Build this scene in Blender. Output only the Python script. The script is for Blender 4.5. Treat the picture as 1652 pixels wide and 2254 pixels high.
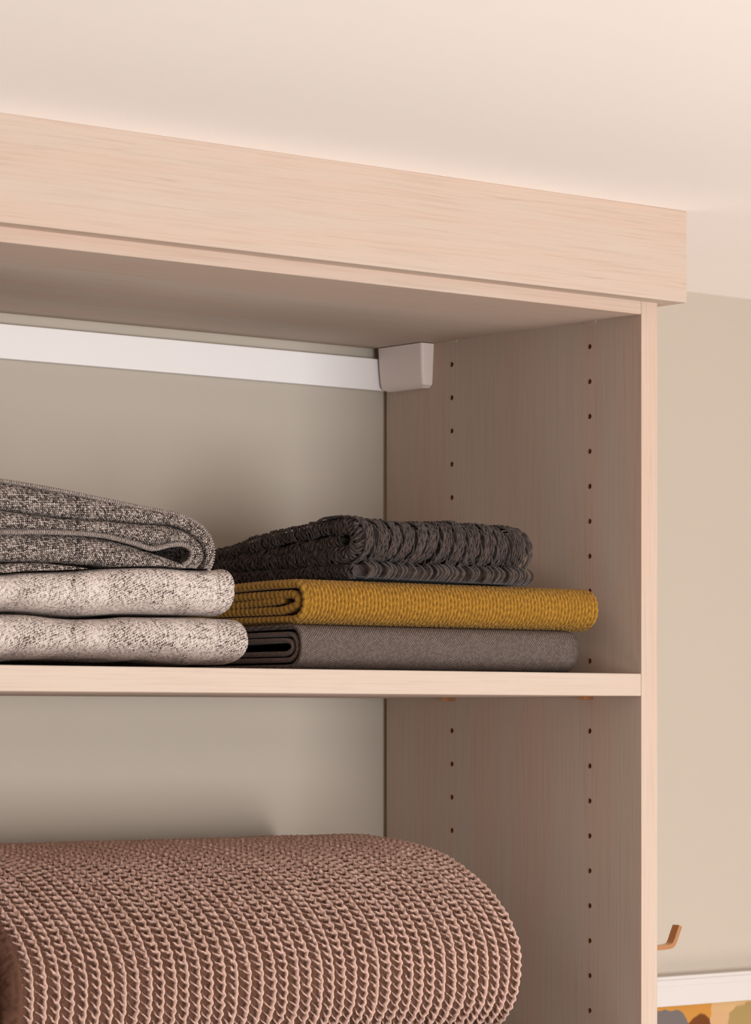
import bpy, bmesh, math
import numpy as np
from mathutils import Matrix

for o in list(bpy.data.objects):
    bpy.data.objects.remove(o, do_unlink=True)
scene = bpy.context.scene
COL = scene.collection

# ------------------------------------------------------------------ camera
# World: X along the closet front (right), Y into the back wall, Z up.
# Origin of X/Y: inner front edge of the closet's right side panel.
F_PX, CX, HOR = 7107.0, 826.0, 1592.0
CAM_Z = 1.98
CXW, CYW = 0.640, 0.768                     # view direction in X, Y
RX, RY = 0.768, -0.640                      # image-right direction in X, Y
CAM_X, CAM_Y = -2.0430, -2.0783

cam_d = bpy.data.cameras.new('camera')
cam = bpy.data.objects.new('camera', cam_d)
COL.objects.link(cam)
cam.location = (CAM_X, CAM_Y, CAM_Z)
cam.rotation_euler = (math.pi / 2, 0, -math.atan2(CXW, CYW))
cam_d.sensor_fit = 'HORIZONTAL'
cam_d.sensor_width = 36.0
cam_d.lens = F_PX / 1652.0 * 36.0
cam_d.shift_y = (HOR - 1127.0) / 1652.0
cam_d.clip_start = 0.05
cam_d.dof.use_dof = True
cam_d.dof.focus_distance = 2.78
cam_d.dof.aperture_fstop = 26.0
scene.camera = cam

# ------------------------------------------------------------------ light
world = bpy.data.worlds.new('world')
scene.world = world
world.use_nodes = True
wbg = world.node_tree.nodes['Background']
wbg.inputs['Color'].default_value = (1.0, 0.98, 0.96, 1)
wbg.inputs['Strength'].default_value = 0.08


def area(name, loc, target, size, power, color):
    d = bpy.data.lights.new(name, 'AREA')
    d.shape = 'RECTANGLE'
    d.size, d.size_y = size
    d.energy = power
    d.color = color
    o = bpy.data.objects.new(name, d)
    COL.objects.link(o)
    o.location = loc
    v = np.array(target) - np.array(loc)
    v = v / np.linalg.norm(v)
    o.rotation_euler = (math.acos(-v[2]), 0, math.atan2(v[1], v[0]) - math.pi / 2)
    return o


area('unseen_front_light', (0.62, -3.9, 1.45), (-0.1, 0.2, 2.1), (1.1, 1.5), 82, (1.0, 1.0, 1.0))  # unseen soft key light from the front right
area('unseen_front_light', (-1.4, -3.9, 1.45), (-0.1, 0.2, 2.1), (1.3, 1.5), 70, (1.0, 1.0, 1.0))  # second unseen light, added to fill the closet interior from the left
area('added_floor_fill', (-0.2, -1.45, 0.04), (-0.2, -1.4499, 2.0), (2.2, 1.5), 26, (1.0, 1.0, 1.0))  # upward fill light added at the floor to brighten ceiling and undersides
scene.view_settings.view_transform = 'Standard'
scene.view_settings.look = 'None'
scene.view_settings.gamma = 1.0
scene.view_settings.use_curve_mapping = False
scene.view_settings.exposure = 0.0
scene.cycles.max_bounces = 8
scene.cycles.diffuse_bounces = 6

# ------------------------------------------------------------------ pixel helpers


def cam_to_xy(r, d):
    return CAM_X + RX * r + CXW * d, CAM_Y + RY * r + CYW * d


def pix_y(px, py, Y):
    """pixel -> (X, Z) on the plane of constant Y"""
    px = np.asarray(px, float)
    py = np.asarray(py, float)
    k = (px - CX) / F_PX
    d = (Y - CAM_Y) / (RY * k + CYW)
    X = CAM_X + (RX * k + CXW) * d
    return X, CAM_Z + (HOR - py) * d / F_PX


def pix_x(px, py, X):
    """pixel -> (Y, Z) on the plane of constant X"""
    px = np.asarray(px, float)
    py = np.asarray(py, float)
    k = (px - CX) / F_PX
    d = (X - CAM_X) / (RX * k + CXW)
    Y = CAM_Y + (RY * k + CYW) * d
    return Y, CAM_Z + (HOR - py) * d / F_PX


# ------------------------------------------------------------------ materials
class NT:
    """tiny helper for node trees"""

    def __init__(self, name):
        self.m = bpy.data.materials.new(name)
        self.m.use_nodes = True
        self.t = self.m.node_tree
        self.b = self.t.nodes['Principled BSDF']

    def n(self, kind, **kw):
        nd = self.t.nodes.new(kind)
        for k, v in kw.items():
            setattr(nd, k, v)
        return nd

    def l(self, a, b):
        self.t.links.new(a, b)

    def put(self, sock, v):
        if isinstance(v, bpy.types.NodeSocket):
            self.l(v, sock)
        else:
            sock.default_value = v

    def math(self, op, a, b=0.0, c=0.0):
        nd = self.n('ShaderNodeMath', operation=op)
        for i, v in enumerate((a, b, c)):
            self.put(nd.inputs[i], v)
        return nd.outputs[0]

    def mix(self, f, a, b):
        nd = self.n('ShaderNodeMix', data_type='RGBA')
        self.put(nd.inputs[0], f)
        self.put(nd.inputs[6], a if isinstance(a, bpy.types.NodeSocket) else (*a, 1))
        self.put(nd.inputs[7], b if isinstance(b, bpy.types.NodeSocket) else (*b, 1))
        return nd.outputs[2]

    def noise(self, vec, scale, detail=3.0, rough=0.55):
        nd = self.n('ShaderNodeTexNoise')
        nd.inputs['Scale'].default_value = scale
        nd.inputs['Detail'].default_value = detail
        nd.inputs['Roughness'].default_value = rough
        if vec is not None:
            self.l(vec, nd.inputs['Vector'])
        return nd.outputs['Fac']

    def mapping(self, vec, scale=(1, 1, 1), rot=(0, 0, 0), loc=(0, 0, 0)):
        nd = self.n('ShaderNodeMapping')
        self.l(vec, nd.inputs['Vector'])
        nd.inputs['Scale'].default_value = scale
        nd.inputs['Rotation'].default_value = rot
        nd.inputs['Location'].default_value = loc
        return nd.outputs[0]

    def smooth(self, v, lo, hi, a=0.0, b=1.0):
        nd = self.n('ShaderNodeMapRange', interpolation_type='SMOOTHSTEP')
        self.put(nd.inputs[0], v)
        nd.inputs[1].default_value = lo
        nd.inputs[2].default_value = hi
        nd.inputs[3].default_value = a
        nd.inputs[4].default_value = b
        return nd.outputs[0]

    def bump(self, h, strength, dist):
        nd = self.n('ShaderNodeBump')
        nd.inputs['Strength'].default_value = strength
        nd.inputs['Distance'].default_value = dist
        self.l(h, nd.inputs['Height'])
        self.l(nd.outputs[0], self.b.inputs['Normal'])

    def done(self, color, rough=0.8, spec=0.3):
        self.put(self.b.inputs['Base Color'], color if isinstance(color, bpy.types.NodeSocket) else (*color, 1))
        self.b.inputs['Roughness'].default_value = rough
        self.b.inputs['Specular IOR Level'].default_value = spec
        return self.m


def srgb(r, g, b):
    f = lambda c: (c / 255.0) / 12.92 if c / 255.0 <= 0.04045 else ((c / 255.0 + 0.055) / 1.055) ** 2.4
    return (f(r), f(g), f(b))


def mat_wood(name, axis):
    """pale whitewashed veneer, grain along axis 'x' or 'z'"""
    t = NT(name)
    co = t.n('ShaderNodeTexCoord').outputs['Object']
    along, across = 1.0, 26.0
    sc = {'x': (along, across, across), 'z': (across, across, along)}[axis]
    v = t.mapping(co, sc)
    warp = t.noise(t.mapping(co, {'x': (1.6, 5, 5), 'z': (5, 5, 1.6)}[axis]), 1.0, 2)
    mv = t.n('ShaderNodeVectorMath', operation='MULTIPLY_ADD')
    t.l(warp, mv.inputs[0])
    mv.inputs[1].default_value = (1.2, 1.2, 1.2)
    t.l(v, mv.inputs[2])
    broad = t.noise(mv.outputs[0], 1.0, 4, 0.6)
    fine = t.noise(t.mapping(co, {'x': (9, 420, 420), 'z': (420, 420, 9)}[axis]), 1.0, 3, 0.6)
    streak = t.noise(t.mapping(co, {'x': (5, 160, 160), 'z': (160, 160, 5)}[axis], loc=(3.1, 1.7, 0.6)), 1.0, 4, 0.7)
    base = t.mix(t.smooth(broad, 0.35, 0.68), srgb(188, 171, 157), srgb(190, 165, 149))
    base = t.mix(t.smooth(fine, 0.42, 0.75, 0.0, 0.35), base, srgb(165, 140, 123))
    base = t.mix(t.smooth(streak, 0.62, 0.80, 0.0, 0.55), base, srgb(156, 124, 103))
    t.bump(fine, 0.12, 0.0006)
    return t.done(base, 0.62, 0.25)


def mat_plain(name, color, rough=0.6, spec=0.3, var=0.03, scale=6.0, metal=0.0):
    t = NT(name)
    co = t.n('ShaderNodeTexCoord').outputs['Object']
    f = t.noise(co, scale, 3)
    dk = tuple(c * (1 - var * 2) for c in color)
    t.b.inputs['Metallic'].default_value = metal
    g = t.noise(co, 900.0, 2)
    t.bump(g, 0.05, 0.0004)
    return t.done(t.mix(f, dk, color), rough, spec)


def mat_weave(name, pu, pv, angle, light, mid, dark, lo, hi, bump=0.6, depth=0.0012, patch=18.0,
              patch_amt=0.5, gap=0.35, dist=0.0, su=1.0, dscale=260.0, gvar=0.0):
    """woven or knitted cloth from UV (metres): offset rows of small stitches, two-tone yarn"""
    t = NT(name)
    uv = t.n('ShaderNodeUVMap', uv_map='weave').outputs[0]
    if dist:
        nz = t.n('ShaderNodeTexNoise')
        nz.inputs['Scale'].default_value = dscale
        nz.inputs['Detail'].default_value = 3.0
        t.l(uv, nz.inputs['Vector'])
        mv = t.n('ShaderNodeVectorMath', operation='MULTIPLY_ADD')
        t.l(nz.outputs['Color'], mv.inputs[0])
        mv.inputs[1].default_value = (dist, dist, 0)
        t.l(uv, mv.inputs[2])
        uvd = mv.outputs[0]
    else:
        uvd = uv
    r = t.mapping(uvd, rot=(0, 0, math.radians(angle)))
    s = t.mapping(r, scale=(1 / pu, 1 / pv, 1))
    sp = t.n('ShaderNodeSeparateXYZ')
    t.l(s, sp.inputs[0])
    V = sp.outputs[1]
    row = t.math('FLOOR', V)
    off = t.math('MULTIPLY', row, 0.5)
    U = t.math('ADD', sp.outputs[0], off)
    colm = t.math('FLOOR', U)
    a = t.math('SUBTRACT', t.math('FRACT', U), 0.5)
    b = t.math('SUBTRACT', t.math('FRACT', V), 0.5)
    ha = t.math('SUBTRACT', 1.0, t.math('MULTIPLY', t.math('MULTIPLY', a, a), 4.0))
    hb = t.math('SUBTRACT', 1.0, t.math('MULTIPLY', t.math('MULTIPLY', b, b), 4.0))
    h = t.math('POWER', t.math('MULTIPLY', ha, hb), 0.6)
    cv = t.n('ShaderNodeCombineXYZ')
    t.l(colm, cv.inputs[0])
    t.l(row, cv.inputs[1])
    wn = t.n('ShaderNodeTexWhiteNoise', noise_dimensions='2D')
    t.l(cv.outputs[0], wn.inputs['Vector'])
    rnd = wn.outputs['Value']
    big = t.noise(t.mapping(uv, (su, 1, 1)), patch, 5, 0.65)
    val = t.math('ADD', rnd, t.math('MULTIPLY', t.math('SUBTRACT', big, 0.5), patch_amt * 2))
    yarn = t.mix(t.smooth(val, lo, hi), dark, light)
    fine = t.noise(uv, 420.0, 2, 0.5)
    geff = t.math('ADD', t.math('MULTIPLY', t.math('SUBTRACT', big, 0.5), gvar), t.math('MULTIPLY', t.math('SUBTRACT', fine, 0.5), gvar * 1.3))
    col = t.mix(t.smooth(t.math('SUBTRACT', h, geff), gap * 0.5, gap + 0.25), mid, yarn)
    t.bump(h, bump, depth)
    return t.done(col, 0.95, 0.1)


def mat_yarn(name, c1, c2, scale=260.0, fuzz=900.0):
    t = NT(name)
    co = t.n('ShaderNodeTexCoord').outputs['Object']
    f = t.noise(co, scale, 4, 0.65)
    g = t.noise(co, fuzz, 3, 0.7)
    col = t.mix(t.smooth(f, 0.3, 0.7), c1, c2)
    t.bump(g, 0.35, 0.0008)
    m = t.done(col, 0.95, 0.08)
    t.b.inputs['Sheen Weight'].default_value = 0.15
    t.b.inputs['Sheen Roughness'].default_value = 0.6
    return m


M = {}
M['wood_x'] = mat_wood('pale_wood_long', 'x')
M['wood_z'] = mat_wood('pale_wood_upright', 'z')
M['raw'] = mat_plain('raw_board_core', srgb(158, 104, 72), 0.9, 0.1, 0.1, 400)
M['wall'] = mat_plain('greige_paint', srgb(182, 171, 158), 0.9, 0.1, 0.01)
M['ceiling'] = mat_plain('ceiling_paint', srgb(248, 241, 236), 0.95, 0.05, 0.01)
M['floor'] = mat_plain('floor_boards', srgb(150, 128, 108), 0.8, 0.1, 0.03)
M['white'] = mat_plain('white_metal', srgb(236, 230, 228), 0.45, 0.3, 0.01)
M['plastic'] = mat_plain('white_plastic', srgb(232, 218, 211), 0.5, 0.3, 0.01)
M['frame'] = mat_plain('white_frame', srgb(203, 196, 192), 0.5, 0.3, 0.01)
M['copper'] = mat_plain('copper', srgb(214, 160, 118), 0.32, 0.5, 0.03, metal=0.9)
M['heather'] = mat_weave('heather_tweed', 0.0024, 0.00105, 58, srgb(226, 212, 204), srgb(72, 54, 47), srgb(172, 150, 139),
                         -0.25, 0.35, bump=0.7, depth=0.0010, patch=38, patch_amt=0.25, gap=0.36, dist=0.0022, gvar=1.5)
M['tweed'] = mat_weave('charcoal_tweed', 0.0027, 0.0014, 52, srgb(190, 175, 166), srgb(30, 23, 20), srgb(92, 80, 74),
                       -0.1, 0.8, bump=0.8, depth=0.0014, patch=60, patch_amt=0.25, gap=0.60, dist=0.0026, su=0.6, gvar=1.4)
M['basket'] = mat_weave('grey_basketweave', 0.0019, 0.0016, 42, srgb(128, 115, 108), srgb(58, 47, 42), srgb(108, 96, 90),
                        0.0, 1.0, bump=0.8, depth=0.0009, patch=30, patch_amt=0.25, gap=0.40)
M['basket_edge'] = mat_yarn('grey_basketweave_edge', srgb(84, 69, 61), srgb(112, 95, 86), 500)
M['stitch'] = mat_yarn('stitch_cord', srgb(104, 92, 86), srgb(182, 169, 161), 700)
M['mustard'] = mat_yarn('mustard_yarn', srgb(140, 102, 28), srgb(172, 126, 42), 300)
M['black'] = mat_yarn('dark_brown_yarn', srgb(44, 35, 31), srgb(80, 66, 60), 240)
def mat_shaded_rib(name, pocket_shade, face):
    """ribbed knit: pale ribs and rungs, shade painted into the colour between (vertex attribute 'yarn')"""
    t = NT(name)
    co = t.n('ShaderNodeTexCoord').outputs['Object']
    at = t.n('ShaderNodeAttribute', attribute_name='yarn').outputs['Fac']  # rib mask, low where the pocket shade is painted
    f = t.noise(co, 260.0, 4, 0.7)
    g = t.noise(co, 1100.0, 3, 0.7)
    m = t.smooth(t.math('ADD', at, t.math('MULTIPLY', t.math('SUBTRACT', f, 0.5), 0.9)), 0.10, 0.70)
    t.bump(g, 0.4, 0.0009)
    return t.done(t.mix(m, pocket_shade, face), 0.95, 0.08)


M['brown'] = mat_shaded_rib('rose_brown_yarn', srgb(88, 61, 49), srgb(212, 178, 163))  # dark colour is painted shade in the pockets, pale colour the ribs


# ------------------------------------------------------------------ object helpers
def tag(o, label, cat, group=None):
    o['label'] = label
    o['category'] = cat
    if group:
        o['group'] = group
    return o


def empty(name, loc=(0, 0, 0)):
    o = bpy.data.objects.new(name, None)
    o.empty_display_size = 0.05
    COL.objects.link(o)
    o.location = loc
    return o


def link(name, me, mat, parent=None):
    me.materials.append(mat)
    o = bpy.data.objects.new(name, me)
    COL.objects.link(o)
    if parent is not None:
        o.parent = parent
        o.matrix_parent_inverse = Matrix.Translation(parent.location).inverted()
    return o


def box_bm(bm, x0, x1, y0, y1, z0, z1):
    vs = [bm.verts.new((x, y, z)) for x in (x0, x1) for y in (y0, y1) for z in (z0, z1)]
    for q in ((0, 1, 3, 2), (4, 6, 7, 5), (0, 4, 5, 1), (2, 3, 7, 6), (0, 2, 6, 4), (1, 5, 7, 3)):
        bm.faces.new([vs[i] for i in q])
    return vs


def bm_mesh(name, bm, bevel=0.0, seg=2):
    if bevel:
        bmesh.ops.bevel(bm, geom=bm.edges[:], offset=bevel, segments=seg, affect='EDGES', profile=0.6)
    bmesh.ops.recalc_face_normals(bm, faces=bm.faces[:])
    me = bpy.data.meshes.new(name)
    bm.to_mesh(me)
    bm.free()
    return me


def box(name, b, mat, parent=None, bevel=0.0, seg=2):
    bm = bmesh.new()
    box_bm(bm, *b)
    me = bm_mesh(name, bm, bevel, seg)
    return link(name, me, mat, parent)


def grid_mesh(name, V, uv=None, close_t=False, caps=False):
    """V: (S, T, 3) grid -> smooth mesh; optional uv (S, T, 2); close_t joins the last T column to the first"""
    S, T = V.shape[:2]
    idx = np.arange(S * T).reshape(S, T)
    if close_t:
        nxt = np.roll(idx, -1, axis=1)
        a, b = idx[:-1], nxt[:-1]
        c, d = nxt[1:], idx[1:]
    else:
        a, b, c, d = idx[:-1, :-1], idx[:-1, 1:], idx[1:, 1:], idx[1:, :-1]
    q = np.stack([a, b, c, d], -1).reshape(-1, 4).astype(np.int32)
    nq = len(q)
    extra = []
    if caps and close_t:
        extra = [idx[0][::-1].astype(np.int32), idx[-1].astype(np.int32)]
    loops = np.concatenate([q.reshape(-1)] + extra) if extra else q.reshape(-1)
    starts = np.arange(nq) * 4
    if extra:
        starts = np.concatenate([starts, [nq * 4, nq * 4 + T]])
    me = bpy.data.meshes.new(name)
    me.vertices.add(S * T)
    me.vertices.foreach_set('co', V.reshape(-1).astype(np.float32))
    me.loops.add(len(loops))
    me.loops.foreach_set('vertex_index', loops)
    me.polygons.add(len(starts))
    me.polygons.foreach_set('loop_start', starts.astype(np.int32))
    me.polygons.foreach_set('use_smooth', np.ones(len(starts), bool))
    if uv is not None:
        lay = me.uv_layers.new(name='weave')
        lay.data.foreach_set('uv', uv.reshape(-1, 2)[loops].reshape(-1).astype(np.float32))
    me.update(calc_edges=True)
    me.validate()
    return me


def join_meshes(name, meshes):
    """several grid meshes of one piece of cloth into one mesh"""
    bm = bmesh.new()
    for me in meshes:
        bm.from_mesh(me)
    out = bpy.data.meshes.new(name)
    bm.to_mesh(out)
    bm.free()
    return out


# value noise on a lattice, smooth
_rng = np.random.RandomState(7)
_LAT = _rng.rand(256, 256)


def vnoise(x, y):
    x = np.asarray(x, float)
    y = np.asarray(y, float)
    xi = np.floor(x).astype(int)
    yi = np.floor(y).astype(int)
    fx, fy = x - xi, y - yi
    fx = fx * fx * (3 - 2 * fx)
    fy = fy * fy * (3 - 2 * fy)
    g = lambda i, j: _LAT[i % 256, j % 256]
    return (g(xi, yi) * (1 - fx) * (1 - fy) + g(xi + 1, yi) * fx * (1 - fy)
            + g(xi, yi + 1) * (1 - fx) * fy + g(xi + 1, yi + 1) * fx * fy)


def fnoise(x, y, oct=3):
    s, a, t = 0.0, 1.0, 0.0
    for k in range(oct):
        s = s + a * vnoise(x * 2 ** k + 13 * k, y * 2 ** k + 7 * k)
        t += a
        a *= 0.5
    return s / t


def sstep(x, lo, hi):
    t = np.clip((x - lo) / (hi - lo), 0, 1)
    return t * t * (3 - 2 * t)


# ------------------------------------------------------------------ folded cloth
def dense(pts, n=2000):
    """smooth open curve through pts (centripetal-ish Catmull-Rom), uniform arc length, n points"""
    P = np.asarray(pts, float)
    if len(P) > 2:
        Q = np.vstack([2 * P[0] - P[1], P, 2 * P[-1] - P[-2]])
        out = []
        for i in range(1, len(Q) - 2):
            t = np.linspace(0, 1, 60, endpoint=False)[:, None]
            p0, p1, p2, p3 = Q[i - 1], Q[i], Q[i + 1], Q[i + 2]
            out.append(0.5 * ((2 * p1) + (-p0 + p2) * t + (2 * p0 - 5 * p1 + 4 * p2 - p3) * t ** 2
                              + (-p0 + 3 * p1 - 3 * p2 + p3) * t ** 3))
        P = np.vstack(out + [P[-1:]])
    L = np.concatenate([[0], np.cumsum(np.linalg.norm(np.diff(P, axis=0), axis=1))])
    s = np.linspace(0, L[-1], n)
    return np.stack([np.interp(s, L, P[:, k]) for k in range(P.shape[1])], 1), s


def stations(segments):
    """[(s0, s1, step), ...] -> station array"""
    out = []
    for a, b, st in segments:
        n = max(2, int(round((b - a) / st)) + 1)
        out.append(np.linspace(a, b, n)[(1 if out else 0):])
    return np.concatenate(out)


def set_attr(me, key, vals):
    at = me.attributes.new(key, 'FLOAT', 'POINT')
    at.data.foreach_set('value', np.asarray(vals, np.float32).reshape(-1))


def sheet(name, center, normal, s, th, st, e0, e1, e_outer, axis, disp=None, cap_n=9, inner_n=8,
          deform=None, taper=False, cap_disp=None, attr=None):
    """A thick piece of cloth. center/normal: dense (N,2) curves over arc length s in the plane across the fold;
    th: thickness (scalar or array over s); st: station arc lengths; e0 near end (rounded), e1 far end;
    e_outer: sample positions e0..e1 on the outer side."""
    C = np.stack([np.interp(st, s, center[:, k]) for k in range(2)], 1)
    N = np.stack([np.interp(st, s, normal[:, k]) for k in range(2)], 1)
    N /= np.linalg.norm(N, axis=1, keepdims=True)
    T = np.interp(st, s, th) if np.ndim(th) else np.full(len(st), float(th))
    if taper:
        for q in (st - st[0], st[-1] - st):
            u = np.clip(q / (T * 0.5), 0, 1)
            T = T * np.sqrt(np.clip(1 - (1 - u) ** 2, 0.0, 1))
        T = np.maximum(T, 1e-5)
    S = len(st)
    half = T[:, None] / 2
    eo = np.sort(np.asarray(e_outer))[::-1][None, :]
    a_out_e = np.clip(np.repeat(eo, S, 0), e0 + half, None)
    ph = np.linspace(math.pi / 2, -math.pi / 2, cap_n + 2)[1:-1][None, :]
    a_cap_e = e0 + half - half * np.cos(ph)
    ei = np.linspace(0, 1, inner_n)[None, :] ** 2
    a_in_e = (e0 + half) + (e1 - e0 - half) * ei
    E = np.concatenate([a_out_e, a_cap_e, a_in_e], 1)
    O = np.concatenate([np.repeat(half, eo.shape[1], 1), half * np.sin(ph), np.repeat(-half, inner_n, 1)], 1)
    # outward direction in (normal, e)
    dn = np.concatenate([np.ones((S, eo.shape[1])), np.repeat(np.sin(ph), S, 0), -np.ones((S, inner_n))], 1)
    de = np.concatenate([np.zeros((S, eo.shape[1])), -np.repeat(np.cos(ph), S, 0), np.zeros((S, inner_n))], 1)
    SS = np.repeat(st[:, None], E.shape[1], 1)
    if disp is not None:
        # unrolled coordinate: on the cap continue past e0
        arc = np.concatenate([a_out_e, e0 + half - half * (math.pi / 2 - ph),
                              np.repeat(e0 + half - half * math.pi, inner_n, 1) - (a_in_e - e0 - half)], 1)
        D = disp(arc, SS)
        if cap_disp is not None:
            Dc = cap_disp(arc, SS)
            w = np.concatenate([np.zeros((S, eo.shape[1])), np.repeat(np.cos(ph), S, 0) ** 0.5, np.ones((S, inner_n))], 1)
            D = D * (1 - w) + Dc * w
        D[:, -inner_n:] *= np.linspace(1, 0, inner_n)[None, :]
        if taper:
            D = D * np.clip(T / T.max() * 1.3, 0, 1)[:, None]
        O = O + D * dn
        E = E + D * de
    else:
        arc = np.concatenate([a_out_e, e0 + half - half * (math.pi / 2 - ph),
                              np.repeat(e0 + half - half * math.pi, inner_n, 1) - (a_in_e - e0 - half)], 1)
    Pp = C[:, 0:1] + N[:, 0:1] * O
    Pz = C[:, 1:2] + N[:, 1:2] * O
    V = np.stack([E, Pp, Pz], -1) if axis == 'x' else np.stack([Pp, E, Pz], -1)
    if deform is not None:
        V = deform(V)
    uv = np.stack([arc, SS], -1)
    me = grid_mesh(name, V, uv, close_t=True)
    if attr is not None:
        set_attr(me, attr[0], attr[1](arc, SS))
    return me


def normals_of(P, flip=1.0):
    d = np.gradient(P, axis=0)
    d /= np.linalg.norm(d, axis=1, keepdims=True)
    return np.stack([d[:, 1], -d[:, 0]], 1) * flip


def u_path(yf, zt, zb, yb, ry, n=2.4, zt_b=None, zb_b=None, skew=0.0, nose_n=40):
    """fold around the X axis: from the back along the top, around the front nose, back along the bottom.
    Coordinates (y, z). Returns centre line, arc length, normals (pointing outwards), nose range."""
    zt_b = zt if zt_b is None else zt_b
    zb_b = zb if zb_b is None else zb_b
    zm, hz = (zt + zb) / 2, (zt - zb) / 2
    a = np.linspace(math.pi / 2, -math.pi / 2, nose_n)
    cy = np.sign(np.cos(a)) * np.abs(np.cos(a)) ** (2 / n)
    cz = np.sign(np.sin(a)) * np.abs(np.sin(a)) ** (2 / n)
    ny = yf + ry - ry * cy + skew * np.clip(-cz, 0, 1) ** 2
    nz = zm + hz * cz
    back = np.linspace(0, 1, 14)[:-1]
    ease = back * back * (3 - 2 * back)
    top = np.stack([yb + (ny[0] - yb) * back, zt_b + (zt - zt_b) * np.sin(back * math.pi / 2)], 1)
    bot = np.stack([ny[-1] + (yb - ny[-1]) * (back + 1 / 13), zb + (zb_b - zb) * np.sin((back + 1 / 13) * math.pi / 2)], 1)
    P, s = dense(np.vstack([top, np.stack([ny, nz], 1), bot]), 4000)
    d = np.gradient(P, axis=0)
    d /= np.linalg.norm(d, axis=1, keepdims=True)
    N = np.stack([d[:, 1], -d[:, 0]], 1)
    # outward = away from fold centre
    cen = np.array([yf + ry * 2.0, zm])
    k = len(P) // 2
    if np.dot(N[k], P[k] - cen) < 0:
        N = -N
    # smooth the normals a little
    w = 25
    ker = np.ones(w) / w
    N = np.stack([np.convolve(np.pad(N[:, j], w // 2, mode='edge'), ker, 'valid') for j in range(2)], 1)
    s0 = s[np.argmin(np.abs(P[:len(P) // 2, 0] - (yf + ry)))]
    s1 = s[len(P) // 2 + np.argmin(np.abs(P[len(P) // 2:, 0] - (yf + ry + skew)))]
    return P, s, N, s0, s1


def fit_curves(zt0, zb0, top_px, bot_px, Y, Yt, zmin):
    """deform: rows between zb0..zt0 follow traced top and bottom outlines (pixels) read on the plane Y"""
    tx, tz = pix_y([p[0] for p in top_px], [p[1] for p in top_px], Yt)
    bx, bz = pix_y([p[0] for p in bot_px], [p[1] for p in bot_px], Y)
    td, ts = dense(np.stack([tx, tz], 1), 400)
    bd, bs = dense(np.stack([bx, bz], 1), 400)

    def f(V):
        x, z = V[..., 0], V[..., 2]
        t = (z - zb0) / (zt0 - zb0)
        zt = np.interp(x, td[:, 0], td[:, 1])
        zb = np.maximum(np.interp(x, bd[:, 0], bd[:, 1]), zmin(x))
        W = V.copy()
        W[..., 2] = zb + t * (zt - zb)
        return W
    f.top = lambda x: np.interp(x, td[:, 0], td[:, 1])
    return f


# ------------------------------------------------------------------ room shell
H = CAM_Z
CEIL = H + 0.4623
WALL_Y = 0.364
WALL_X = 1.22
for nm, b, mt in (('wall_right', (WALL_X, WALL_X + 0.12, -4.2, WALL_Y, 0.0, CEIL), 'wall'),
                  ('wall_back', (-3.2, 3.4, WALL_Y, WALL_Y + 0.12, 0.0, CEIL), 'wall'),
                  ('floor', (-3.2, 3.4, -4.2, WALL_Y + 0.12, -0.1, 0.0), 'floor'),
                  ('ceiling', (-3.2, 3.4, -4.2, WALL_Y + 0.12, CEIL, CEIL + 0.1), 'ceiling')):
    o = box(nm, b, M[mt])
    o['kind'] = 'structure'

# ------------------------------------------------------------------ closet
PT = 0.0200                     # board thickness
DEP = 0.356                     # board depth
LW = -0.914                     # inner face of the far side panel
SH_T, SH_B = H + 0.0446, H + 0.0245
TOP_B = H + 0.3679
closet = empty('closet_unit', (0, 0, 0))
tag(closet, 'open pale wood closet unit with drilled side panel, shelves and crown board', 'closet')

HOLE_Y = (0.0674, 0.2590)
HOLE_Z0 = H + 0.3449


def panel_mesh(name, x0, x1, face):
    bm = bmesh.new()
    box_bm(bm, x0, x1, 0.0, DEP, 0.0, H + 0.455)
    me = bm_mesh(name, bm)
    a = bpy.data.objects.new(name, me)
    COL.objects.link(a)
    bm = bmesh.new()
    k = 0
    while HOLE_Z0 - 0.032 * k > 0.12:
        for y in HOLE_Y:
            z = HOLE_Z0 - 0.032 * k
            r = 0.0025
            rings = []
            for xx in (face - 0.011, face + 0.011):
                rings.append([bm.verts.new((xx, y + r * math.cos(i * math.pi / 6), z + r * math.sin(i * math.pi / 6)))
                              for i in range(12)])
            for i in range(12):
                bm.faces.new((rings[0][i], rings[0][(i + 1) % 12], rings[1][(i + 1) % 12], rings[1][i]))
            bm.faces.new(rings[0][::-1])
            bm.faces.new(rings[1])
        k += 1
    mc = bm_mesh('drill', bm)
    c = bpy.data.objects.new('drill', mc)
    COL.objects.link(c)
    md = a.modifiers.new('holes', 'BOOLEAN')
    md.object = c
    md.operation = 'DIFFERENCE'
    md.solver = 'EXACT'
    dg = bpy.context.evaluated_depsgraph_get()
    out = bpy.data.meshes.new_from_object(a.evaluated_get(dg))
    bpy.data.objects.remove(a, do_unlink=True)
    bpy.data.objects.remove(c, do_unlink=True)
    out.materials.clear()
    out.name = name
    for p in out.polygons:
        if min(abs(p.center.x - x0), abs(p.center.x - x1)) > 1e-5 and 0.01 < p.center.y < DEP - 0.01 and 0.05 < p.center.z < H + 0.44:
            p.material_index = 1
    return out


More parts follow.
